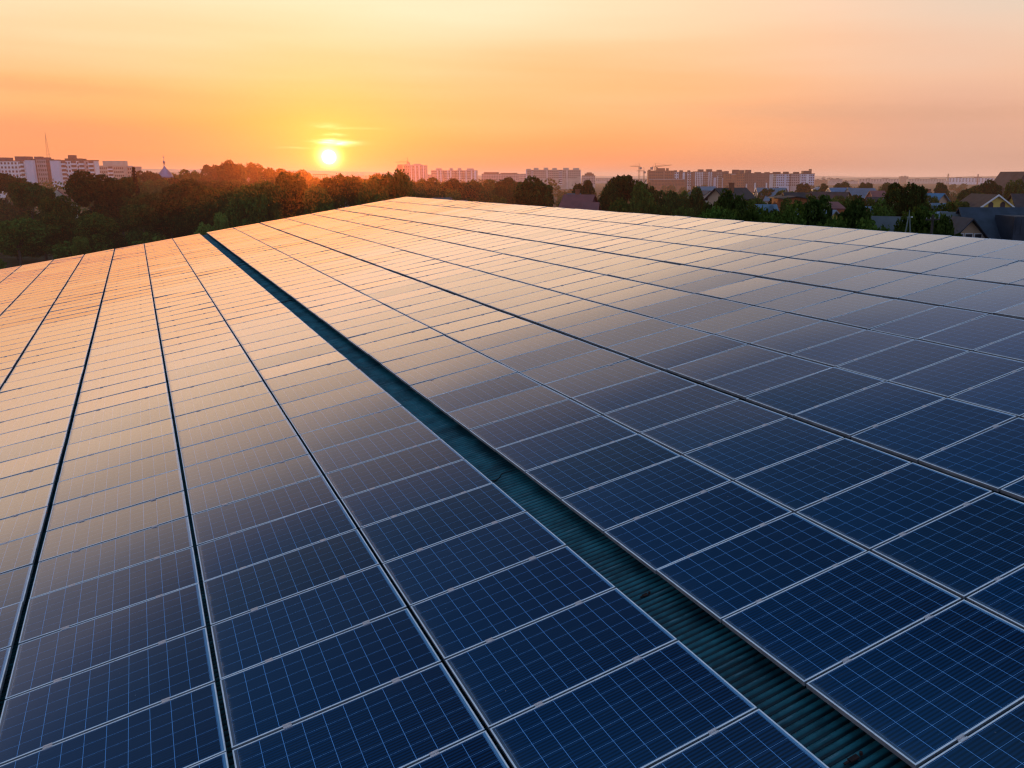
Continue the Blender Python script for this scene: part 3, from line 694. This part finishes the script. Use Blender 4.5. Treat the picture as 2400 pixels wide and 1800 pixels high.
block(1396, 1440, 418, 2100, 6, 10, 'pinkw', 'low hazy block left of the twin cranes', depth=12); block(1438, 1520, 420, 2000, 6, 12, 'concr', 'low pale block under the twin cranes', depth=12)
block(728, 768, 410, 2300, 9, 8, 'pinkw', 'hazy orange block directly below the sun', depth=20, huts=((.1,.9,2),)); block(820, 860, 414, 2500, 8, 8, 'pinkw', 'hazy orange block right of the church spire silhouette', depth=20)
# right construction group
block(1519, 1580, 401, 960, 7, 14, 'brick', 'unfinished red brick block under the right hand crane', depth=16, huts=((.33,.66,2.6),(.72,.8,2.6),(.02,.1,1.)), roofband='brick', winw=.6, winh=.55, strips=((.6,.615,'conc',1),), name='unfinished_block')
block(1524, 1605, 421, 860, 4, 24, 'brick', 'low brick arcade building in front of the unfinished block', depth=12, roofband='concr', winw=.45, winh=.7)
block(1580, 1627, 404, 930, 8, 9, 'brown', 'brown and white striped block right of the unfinished brick one', depth=14, huts=((.02,.15,1.6),(.3,.45,1.6),(.7,.82,1.6)), sections=((.02,.2,'white'),(.42,.5,'white'),(.66,.84,'white')), strips=((.2,.22,'white',1),(.5,.53,'white',1),(.74,.77,'brown',1)))
block(1628, 1700, 403, 900, 9, 20, 'brown', 'tall block with many white vertical pilasters', depth=14, huts=((.13,.3,2.),(.40,.58,2.2),(.75,.9,1.6)), strips=((.02,.05,'white',1),(.09,.11,'white',1),(.14,.16,'white',1),(.19,.21,'white',1),(.24,.26,'white',1),(.45,.48,'white',1),(.52,.55,'white',1),(.62,.70,'slab',.72),(.74,.76,'white',.8),(.9,.94,'slab',.7)), winw=.5, wm='concr')
block(1700, 1745, 408, 880, 7, 10, 'brick', 'red brick apartment block with white framed top windows', depth=14, huts=((.0,.2,2.4),(.42,.72,3.8),(.78,1.,3.4)), sections=((.3,.55,'white'),), strips=((.3,.55,'brick',.98),), winw=.5)
block(1745, 1812, 407, 890, 7, 14, 'brown', 'dusky brick block with white lower bays beside the pale corner block', depth=14, huts=((.05,.25,3.2),(.4,.6,1.),(.75,.9,1.)), strips=((.05,.1,'white',.45),(.35,.4,'white',.5),(.75,.8,'white',.5),(.9,.94,'white',.45)), winw=.5)
block(1812, 1909, 408, 800, 8, 22, 'slab', 'pale grey blue block with a ragged dark roofline', depth=16, huts=((.05,.2,1.4),(.3,.4,1.6),(.55,.65,1.4),(.75,.95,2.4),(.93,.95,4.)), roofband='roofdk', sections=((.0,.08,'cream'),(.42,.66,'pinkw')), strips=((.28,.3,'slab',1),(.40,.42,'brown',1),(.66,.68,'white',1),(.80,.86,'white',.98)), winw=.5)
# hazy far row on the right
for k, (x0, x1, tp, d, m, lab) in enumerate([(1910, 1945, 422, 1700, 'brick', 'hazy pinkish low block just right of the pale grey blue one'), (1945, 1975, 420, 1650, 'pinkw', 'hazy block with white bays in the far right row'), (1976, 2012, 424, 1900, 'pinkw', 'hazy flat block left of the low ridge of far blocks'),
        (2014, 2108, 420, 2000, 'pinkw', 'long hazy block behind the blue warehouse roofs'), (2111, 2129, 414, 2300, 'brown', 'small square hazy tower standing above the far row'), (2130, 2220, 420, 2000, 'concr', 'long grey hazy block left of the pylon'),
        (2224, 2330, 417, 1800, 'slab', 'long pale blue factory block beneath the chimney'), (2331, 2470, 419, 2100, 'concr', 'last hazy grey block at the far right')]):
    block(x0, x1, tp, d, 6, 14, m, lab, depth=14, huts=((.2,.3,1.2),(.6,.75,1.5)), winw=.4)

# houses
def house(px, top, d, wpx, dep, wall, roof, label, turn=0.0, eave=None, hip=False, gable=True, win=(), chimney=None, trim=False, name='house', over=.5, cat='house', pitch=None):
    """ridge runs along local y (away) when gable faces viewer; turn=90 deg shows the long roof slope"""
    h = zat(top, d, px); shift = 0
    if abs(turn) >= 60: W = dep; dep = wpx * d / F; shift = -dep / 2
    else: W = wpx * d / F
    e_ = empty(name, gnd(px, d), YAW + R(turn)); tag(e_, label, cat)
    rise = (pitch or .38) * W; ev = h - rise
    mb = MB(); x0, x1, y0, y1 = -W/2, W/2, shift, dep + shift
    mb.face([(x0,y0,-.2),(x1,y0,-.2),(x1,y0,ev),(0,y0,h-.12),(x0,y0,ev)]); mb.face([(x1,y1,-.2),(x0,y1,-.2),(x0,y1,ev),(0,y1,h-.12),(x1,y1,ev)])
    mb.face([(x0,y1,-.2),(x0,y0,-.2),(x0,y0,ev),(x0,y1,ev)]); mb.face([(x1,y0,-.2),(x1,y1,-.2),(x1,y1,ev),(x1,y0,ev)])
    mb.obj('wall', M[wall], e_)
    k = rise / (W/2); ox = over; zt = -ox * k; th = .14
    mb = MB(); ya_, yb = y0 - over, y1 + over
    if hip: ya2, yb2 = y0 + W*.4, y1 - W*.4
    else: ya2, yb2 = ya_, yb
    for sg in (-1, 1):
        xe = sg * (W/2 + ox)
        top_ = [(xe, ya_, ev + zt + .02), (xe, yb, ev + zt + .02), (0, yb2, h + .02), (0, ya2, h + .02)]
        mb.face(top_ if sg > 0 else top_[::-1]); mb.face([(p[0], p[1], p[2] - th) for p in (top_[::-1] if sg > 0 else top_)])
        mb.face([(xe, ya_, ev + zt + .02), (xe, yb, ev + zt + .02), (xe, yb, ev + zt + .02 - th), (xe, ya_, ev + zt + .02 - th)])
        for yy, y2 in ((ya_, ya2), (yb, yb2)): mb.face([(xe, yy, ev + zt + .02), (0, y2, h + .02), (0, y2, h + .02 - th), (xe, yy, ev + zt + .02 - th)])
    if hip:
        for yy, y2 in ((ya_, ya2), (yb, yb2)): mb.face([(-W/2 - ox, yy, ev + zt + .02), (W/2 + ox, yy, ev + zt + .02), (0, y2, h + .02)])
    ro = mb.obj('roof', M[roof], e_)
    if chimney:
        mb = MB(); cx_, cy_ = chimney[0] * W, chimney[1] * dep; mb.box(cx_ - .3, cx_ + .3, cy_ - .3, cy_ + .3, ev, h + .7); mb.box(cx_ - .38, cx_ + .38, cy_ - .38, cy_ + .38, h + .7, h + .8); mb.obj('chimney', M['brick'], ro)
    if trim:
        mb = MB()
        for sg in (-1, 1):
            xe = sg * (W/2 + ox)
            mb.face([(xe, ya_ - .03, ev + zt + .05), (0, ya_ - .03, h + .05), (0, ya_ - .03, h - .25), (xe, ya_ - .03, ev + zt - .25)])
            mb.face([(xe, ya_ - .03, ev + zt + .05), (0, ya_ - .03, h + .05), (0, ya_ + .1, h + .05), (xe, ya_ + .1, ev + zt + .05)])
        mb.obj('barge_board', M['trim'], ro)
    for fx_, fz_, ww, wh, arch in win:
        mb = MB(); ww_, wh_ = ww, wh
        mb.box(-ww_/2 - .08, ww_/2 + .08, -.05, -.003, -wh_/2 - .08, wh_/2 + .08); f_ = mb.obj('window', M['trim'] if not arch else M['brown'], e_, loc=(fx_ * W, 0, ev + fz_))
        mb = MB(); mb.box(-ww_/2, ww_/2, -.075, -.052, -wh_/2, wh_/2)
        if arch: mb.face([(ww_/2 * cos(t_), -.06, wh_/2 + ww_/2 * sin(t_)) for t_ in [pi * q / 8 for q in range(9)]])
        mb.obj('pane', M['glass'], f_)
    return e_, W, h, ev

# foreground dark roofed house, right
e_, W, h, ev = house(2284, 511, 80, 80, 3.5, 'peach', 'slate', 'peach gable with three windows under a dark steep roof, lower right', over=.75, win=((-.27, -.35, .62, 1.3, 0), (0, -.35, .62, 1.3, 0), (.27, -.35, .62, 1.3, 0)), pitch=.55)
e2, W2, h2, ev2 = house(2418, 486, 96, 292, 15, 'peach', 'slate', 'big dark slate roof with a black dormer at the right picture edge', turn=90, over=.7, pitch=.52)
mb = MB(); yc = (2418 - 2352) * 96 / F
mb.box(-5.6, -1.2, yc - .95, yc + .95, h2 - 3.4, h2 - .75)
for q in range(3): mb.box(-5.64, -5.602, yc - .8 + q * .55, yc - .35 + q * .55, h2 - 2.6, h2 - 1.1)
mb.obj('dormer', M['slate'], [c for c in e2.children if c.name.startswith('roof')][0])
house(2343, 456, 150, 76, 10, 'yellow', 'brownroof', 'yellow gable with two arched windows and white roof edges', over=.5, trim=True, win=((-.18, .05, .7, .9, 1), (.18, .05, .7, .9, 1)), pitch=.36)
house(2420, 454, 156, 80, 16, 'yellow', 'brownroof', 'dark brown roof of the yellow house, right side wing', turn=90, over=.5, pitch=.5)
house(2402, 402, 240, 40, 14, 'brown', 'roofdk', 'tall dark gable cut by the right picture edge above the trees', over=.6, pitch=.75, win=((-.1,-.5,1.2,.8,0),))
house(2212, 453, 175, 40, 12, 'peach', 'blue', 'house with bright blue metal roof and sandy gable', turn=35, over=.6, chimney=(.2,.3), pitch=.36)
house(2205, 476, 150, 24, 6, 'concr', 'paleblue', 'small pale roofed shed below the blue roofed house', turn=90, pitch=.3, name='shed', cat='shed')
house(2188, 483, 120, 46, 9, 'roofdk', 'slate', 'low dark navy roof right of the very large tree', turn=90, pitch=.35)
house(2192, 496, 98, 50, 6, 'concr', 'whiteroof', 'low shed with a shiny lavender metal roof', turn=80, pitch=.22, name='shed', cat='shed')
house(2235, 497, 97, 24, 5, 'concr', 'greyroof', 'ribbed pale roof shed right of the lavender one', turn=80, pitch=.22, name='shed', cat='shed')
house(2078, 507, 86, 84, 7, 'conc', 'greyroof', 'grey house with a long dark ridge and small round gable window', turn=62, over=.4, pitch=.3, chimney=(0.,.5))
house(1958, 492, 88, 34, 5, 'yellow', 'whiteroof', 'small yellow house with a pale sheet metal roof', turn=38, over=.4, pitch=.34)
house(1948, 473, 110, 36, 7, 'orange', 'maroon', 'orange brick building with a blue window beside the dark tree', turn=90, over=.1, pitch=.1)
house(1868, 460, 125, 50, 9, 'orange', 'brownroof', 'wide orange brick house with a dark hipped roof', turn=0, over=.4, pitch=.08)
house(1862, 451, 131, 40, 8, 'orange', 'brownroof', 'dark peaked roof above the orange brick house', turn=90, over=.3, pitch=.3)
house(2042, 484, 120, 28, 6, 'concr', 'paleblue', 'pale blue roofed shed left of the very large tree', turn=90, over=.2, pitch=.2, name='shed', cat='shed')
house(1808, 479, 115, 24, 6, 'concr', 'paleblue', 'pale blue roofed shed left of the lighter green tree', turn=90, over=.2, pitch=.25, name='shed', cat='shed')
house(1775, 479, 105, 60, 9, 'concr', 'paleblue', 'light blue hipped metal roof behind the dark tree clump', turn=90, over=.4, pitch=.22, hip=True)
e_, W, h, ev = house(1680, 441, 130, 44, 9, 'peach', 'brownroof', 'steep dark roofed house with a sunlit shining roof edge', turn=-38, over=.5, pitch=.45, chimney=(.2, .4))
house(1655, 437, 260, 42, 10, 'cream', 'paleblue', 'pale blue roofed house below the striped blocks', turn=90, over=.3, pitch=.3)
house(1665, 447, 200, 34, 9, 'cream', 'greyroof', 'cream house left of the steep dark roofed one', turn=20, over=.3, pitch=.3)
house(1825, 440, 260, 34, 12, 'cream', 'paleblue', 'cream house with pale blue gable roof below the pale corner block', turn=60, over=.3, pitch=.3)
house(1787, 440, 300, 24, 8, 'concr', 'paleblue', 'distant house with ice blue roof near the brick block', turn=90, over=.3, pitch=.3)
house(1922, 438, 330, 14, 6, 'concr', 'blue', 'tiny blue hipped roof left of the blue warehouse', turn=0, over=.3, pitch=.4, hip=True)
house(1900, 452, 190, 34, 9, 'peach', 'brownroof', 'brown roofed cottage behind the orange brick house', turn=25, over=.4, pitch=.4)
house(1990, 450, 200, 50, 9, 'peach', 'brownroof', 'dark roofed cottage in front of the blue warehouse roofs', turn=50, over=.4, pitch=.35)
house(2058, 447, 230, 30, 9, 'redwall', 'maroon', 'red roofed house between the warehouse and the very large tree', turn=90, over=.3, pitch=.3)
house(2052, 462, 150, 26, 8, 'peach', 'brownroof', 'brown roofed house above the pale blue shed', turn=70, over=.3, pitch=.35)
a = house(1970, 440, 270, 50, 16, 'concr', 'blue', 'long blue roofed warehouse, left half', turn=90, over=.2, pitch=.2, name='warehouse', cat='warehouse')
a = house(2020, 441, 262, 60, 16, 'concr', 'paleblue', 'long pale blue roofed warehouse, right half', turn=90, over=.2, pitch=.2, name='warehouse', cat='warehouse')
house(1358, 456, 140, 66, 8, 'redwall', 'maroon', 'house with a maroon metal roof between the two big dark trees', turn=70, over=.4, pitch=.40, chimney=(.2,.2))
house(1345, 453, 160, 30, 6, 'conc', 'greyroof', 'grey flat topped attic behind the maroon roof', turn=90, over=.1, pitch=.15)
house(1385, 474, 130, 30, 6, 'redwall', 'maroon', 'lower maroon roof at the right foot of the maroon house', turn=85, over=.3, pitch=.4)
house(783, 457, 190, 34, 9, 'white', 'maroon', 'purple red roof with a white edge poking out of the trees below the sun', turn=-30, over=.4, pitch=.5, trim=True)
house(1035, 463, 200, 40, 6, 'concr', 'greyroof', 'low pale roofed shed just beyond the roof peak', turn=90, over=.2, pitch=.15, name='shed', cat='shed')
house(1110, 470, 190, 30, 6, 'concr', 'greyroof', 'grey roofed hut right of the low pale shed', turn=40, over=.3, pitch=.3, name='shed', cat='shed')
house(128, 444, 230, 44, 10, 'cream', 'maroon', 'reddish hipped roof in a gap between the dark trees at left', turn=20, over=.4, pitch=.5, hip=True)
house(160, 541, 160, 22, 4, 'white', 'paleblue', 'pale blue shed glimpsed low between the dark trees at left', turn=90, over=.1, pitch=.2, name='shed', cat='shed')

# church
d = 350; g0 = gnd(388, d); e_ = empty('church', g0, YAW); tag(e_, 'small church with blue grey onion dome and thin spire among the trees', 'church')
r_ = 15 * d / F; zb = zat(417, d, 388); zd = zat(392, d, 388); zs = zat(376, d, 388); zt_ = zat(362, d, 388)
mb = MB(); mb.lathe([(r_*.82, 0), (r_*.82, zb), (0, zb)], 8); mb.box(-r_*2.2, r_*2.2, r_, r_*4, 0, zb * .45); mb.obj('drum', M['yellow'], e_)
mb = MB(); pr = [(r_*1.08, zb), (r_*1.12, zb + (zd-zb)*.10), (r_*1.0, zb + (zd-zb)*.3), (r_*.8, zb + (zd-zb)*.5), (r_*.5, zb + (zd-zb)*.72), (r_*.25, zb + (zd-zb)*.9), (r_*.16, zd), (.24, zd + .5)]
mb.lathe(pr, 20); mb.obj('dome', M['dome'], e_, smooth=True)
mb = MB(); mb.lathe([(.24, zd + .5), (.20, zd + 1.4), (.42, zd + 1.7), (.5, zd + 2.0), (.30, zd + 2.4), (.06, zs), (.05, zt_)], 10); mb.obj('spire', M['dome'], e_, smooth=True)
mb = MB(); mb.box(-.45, .45, -.05, .05, zs + 1.0, zs + 1.13); mb.box(-.25, .25, -.05, .05, zs + 1.6, zs + 1.7); mb.obj('cross', M['dome'], e_)

# lattice mast
def lattice(mb, z0, z1, w0, w1, n, r_):
    for sx_, sy_ in ((-1,-1),(1,-1),(1,1),(-1,1)): mb.tube((sx_*w0/2, sy_*w0/2, z0), (sx_*w1/2, sy_*w1/2, z1), r_, n=4)
    for k in range(n):
        za, zb_ = z0 + (z1-z0)*k/n, z0 + (z1-z0)*(k+1)/n; wa, wb = w0 + (w1-w0)*k/n, w0 + (w1-w0)*(k+1)/n
        cs = ((-1,-1),(1,-1),(1,1),(-1,1))
        for q in range(4):
            p_, s2 = cs[q], cs[(q+1)%4]
            mb.tube((p_[0]*wa/2, p_[1]*wa/2, za), (s2[0]*wb/2, s2[1]*wb/2, zb_), r_*.6, n=3)
            mb.tube((p_[0]*wb/2, p_[1]*wb/2, zb_), (s2[0]*wb/2, s2[1]*wb/2, zb_), r_*.6, n=3)
d = 900; h = zat(322, d, 115); e_ = empty('lattice_mast', gnd(120, d), YAW + .3); tag(e_, 'tall tapering lattice mast rising above the white blocks at left', 'mast')
mb = MB(); lattice(mb, 0, h, 5.5, .7, 16, .06); mb.obj('lattice', M['mast'], e_); mb = MB(); mb.tube((0,0,h), (0,0,zat(309, d, 115)), .25, .1); mb.obj('antenna', M['mast'], e_)
def crane(px, top, jy, d, j0, j1, label, rise=0.0, th=.35):
    g0 = gnd(px, d); e_ = empty('tower_crane', g0, YAW); tag(e_, label, 'crane')
    hj, ht = zat(jy, d, px), zat(top, d, px); k = d / F
    mb = MB(); lattice(mb, 0, hj, 2.0, 2.0, 18, th * .5); mb.obj('mast', M['steel'], e_)
    mb = MB(); mb.tube((0,0,hj), (0,0,ht), th*.9, th*.4, 4); mb.obj('apex', M['steel'], e_)
    big, small = (j1, j0) if abs(j1 - px) > abs(j0 - px) else (j0, j1)
    xb, xs = (big - px) * k, (small - px) * k
    mb = MB(); r_ = rise
    mb.tube((0,0,hj), (xb,0,hj+r_), th, th*.6, 4); mb.tube((0,0,hj+1.4), (xb*.98,0,hj+r_+.3), th*.5, th*.3, 4)
    for q in range(12): mb.tube((xb*q/12,0,hj+r_*q/12), (xb*(q+.5)/12,0,hj+1.3*(1-q/12)+r_*q/12), th*.3, n=3)
    mb.tube((0,0,ht), (xb*.65,0,hj+r_*.65+.8), th*.2, n=3); mb.obj('jib', M['steel'], e_)
    mb = MB(); mb.tube((0,0,hj), (xs,0,hj - r_*.1), th, th, 4); mb.tube((0,0,ht), (xs*.9,0,hj+.2), th*.2, n=3); mb.obj('counter_jib', M['steel'], e_)
    mb = MB(); mb.box(xs*.98-1.5, xs*.98+1.5, -1.2, 1.2, hj-3.2, hj-.4); mb.obj('counterweight', M['conc'], e_)
    mb = MB(); mb.box(.6, 2.4, -1, 1, hj-2.4, hj-.4); mb.obj('cab', M['glass'], e_)
crane(1536, 382, 391, 1000, 1527, 1573, 'tower crane with a long raised jib over the unfinished brick block', rise=2.0)
crane(1498, 383, 391, 1150, 1501, 1477, 'left tower crane of the pair behind the largest dark tree', rise=.8)
crane(1509, 392, 401, 1250, 1511, 1492, 'shorter right hand tower crane of the pair', rise=.2)
crane(957, 368, 380, 1520, 960, 928, 'hazy orange tower crane on top of the tall pale tower', th=.5)
crane(1930, 412, 416, 1900, 1927, 1936, 'tiny hazy crane above the far right row, left one', th=.35); crane(1943, 412, 417, 1900, 1940, 1950, 'tiny hazy crane above the far right row, right one', th=.35)
for px, top, d, lab in ((2222, 407, 1000, 'thin lattice pylon at the left end of the pale factory block'),):
    e_ = empty('pylon', gnd(px, d), YAW); tag(e_, lab, 'pylon'); h = zat(top, d, px); mb = MB(); lattice(mb, 0, h, 3, .6, 12, .12); mb.obj('lattice', M['steel'], e_)
    mb = MB(); 
    for z in (h*.97, h*.88): mb.tube((-2, 0, z), (2, 0, z), .12, n=4)
    mb.obj('crossarm', M['steel'], e_)
d = 1700; e_ = empty('chimney', gnd(2292, d), 0); tag(e_, 'single brick factory chimney above the pale factory block', 'chimney'); mb = MB(); mb.lathe([(1.6, 0), (1.1, zat(408, d, 2292)), (0, zat(408, d, 2292))], 10); mb.obj('stack', M['redwall'], e_)
d = 2500; e_ = empty('church_tower', gnd(815, d), 0); tag(e_, 'hazy silhouette of a pointed tower right of the sun', 'tower'); z = zat(412, d, 815); mb = MB(); mb.lathe([(6, 0), (6, z), (4, z+2), (.4, zat(402, d, 815)), (0, zat(401, d, 815))], 8); mb.obj('tower', M['pinkw'], e_)
d = 2500; e_ = empty('dome_hall', gnd(842, d), 0); tag(e_, 'hazy domed silhouette with a thin needle on top, right of the pointed tower', 'building'); z = zat(411, d, 842); mb = MB(); mb.lathe([(17, 0), (17, z), (13, z+3), (6, z+5), (.6, z+6), (.3, zat(397, d, 842)), (0, zat(397, d, 842))], 16); mb.obj('dome', M['pinkw'], e_)

# utility poles
def pole(px, top, d, label, m='wood', arms=True):
    e_ = empty('utility_pole', gnd(px, d), YAW + .3); tag(e_, label, 'utility pole'); h = zat(top, d, px)
    mb = MB(); mb.tube((0,0,0), (0,0,h), .14, .10, 8); mb.obj('post', M[m], e_)
    if arms:
        mb = MB(); mb.box(-.7, .7, -.05, .05, h-.45, h-.35); mb.obj('crossarm', M['wood'], e_)
        for x_ in (-.6, -.2, .2, .6): mb = MB(); mb.lathe([(.03, h-.35), (.035, h-.24), (0, h-.22)], 6, cx=x_); mb.obj('insulator', M['conc'], e_)
    return h
pole(2195, 503, 70, 'dark wooden pole in front of the lavender shed'); pole(2034, 488, 90, 'dark wooden pole left of the grey house'); pole(1954, 488, 84, 'thin dark pole in front of the small yellow house', arms=False)
d = 72; h = zat(507, d, 2137); e_ = empty('utility_pole', gnd(2137, d), YAW); tag(e_, 'pale concrete pole on two splayed legs', 'utility pole')
for sg, nm in ((-1, 'leg'), (1, 'leg')):
    mb = MB(); mb.tube((.05 + sg * .05, 0, h), (sg * 1.3 + .1, 0, 0), .05, .09, 6); mb.obj(nm, M['polew'], e_)
mb = MB(); mb.box(-.12, .22, -.04, .04, h - .1, h - .04); mb.tube((.05,0,h), (.05,0,h+.5), .04, .03, 6); mb.obj('crossarm', M['polew'], e_)
mb = MB(); mb.lathe([(0, h-.12), (.07, h-.1), (.06, h-.02), (0, h)], 8, cx=.3); mb.obj('lamp_head', M['trim'], e_)

# haze body, plus a scatter box added to imitate the sun's flare glow
mh = bpy.data.materials.new('sun_flare_scatter'); mh.use_nodes = True; t = nt(mh); b = NB(t); t.nodes.remove(t.nodes['Principled BSDF'])
vs = b.n('ShaderNodeVolumeScatter'); b.set(vs, 'Color', (1, .27, .03, 1)); b.set(vs, 'Density', .00019); b.set(vs, 'Anisotropy', .90); t.links.new(vs.outputs[0], t.nodes['Material Output'].inputs['Volume'])
mb = MB(); mb.box(-700, 900, P0.y + v1 + 2, 480, -1.5, 40); o = mb.obj('haze_glow', mh); o['kind'] = 'structure'
mb = MB(); mb.box(-9000, 11000, P0.y + v1 + 3, 9000, -2, 62)
o = mb.obj('haze_glow', hz); o['kind'] = 'structure'

# ------------------------------------------------------------------ render settings
scene.render.engine = 'CYCLES'
scene.view_settings.view_transform = 'Standard'; scene.view_settings.look = 'None'; scene.view_settings.exposure = 0; scene.view_settings.gamma = 1
cy = scene.cycles
cy.use_denoising = True; cy.use_adaptive_sampling = True; cy.adaptive_threshold = .02;  cy.max_bounces = 5; cy.diffuse_bounces = 2; cy.glossy_bounces = 3; cy.transmission_bounces = 2; cy.volume_bounces = 0; cy.transparent_max_bounces = 4
cy.sample_clamp_indirect = 6.0
cy.filter_width = 1.3
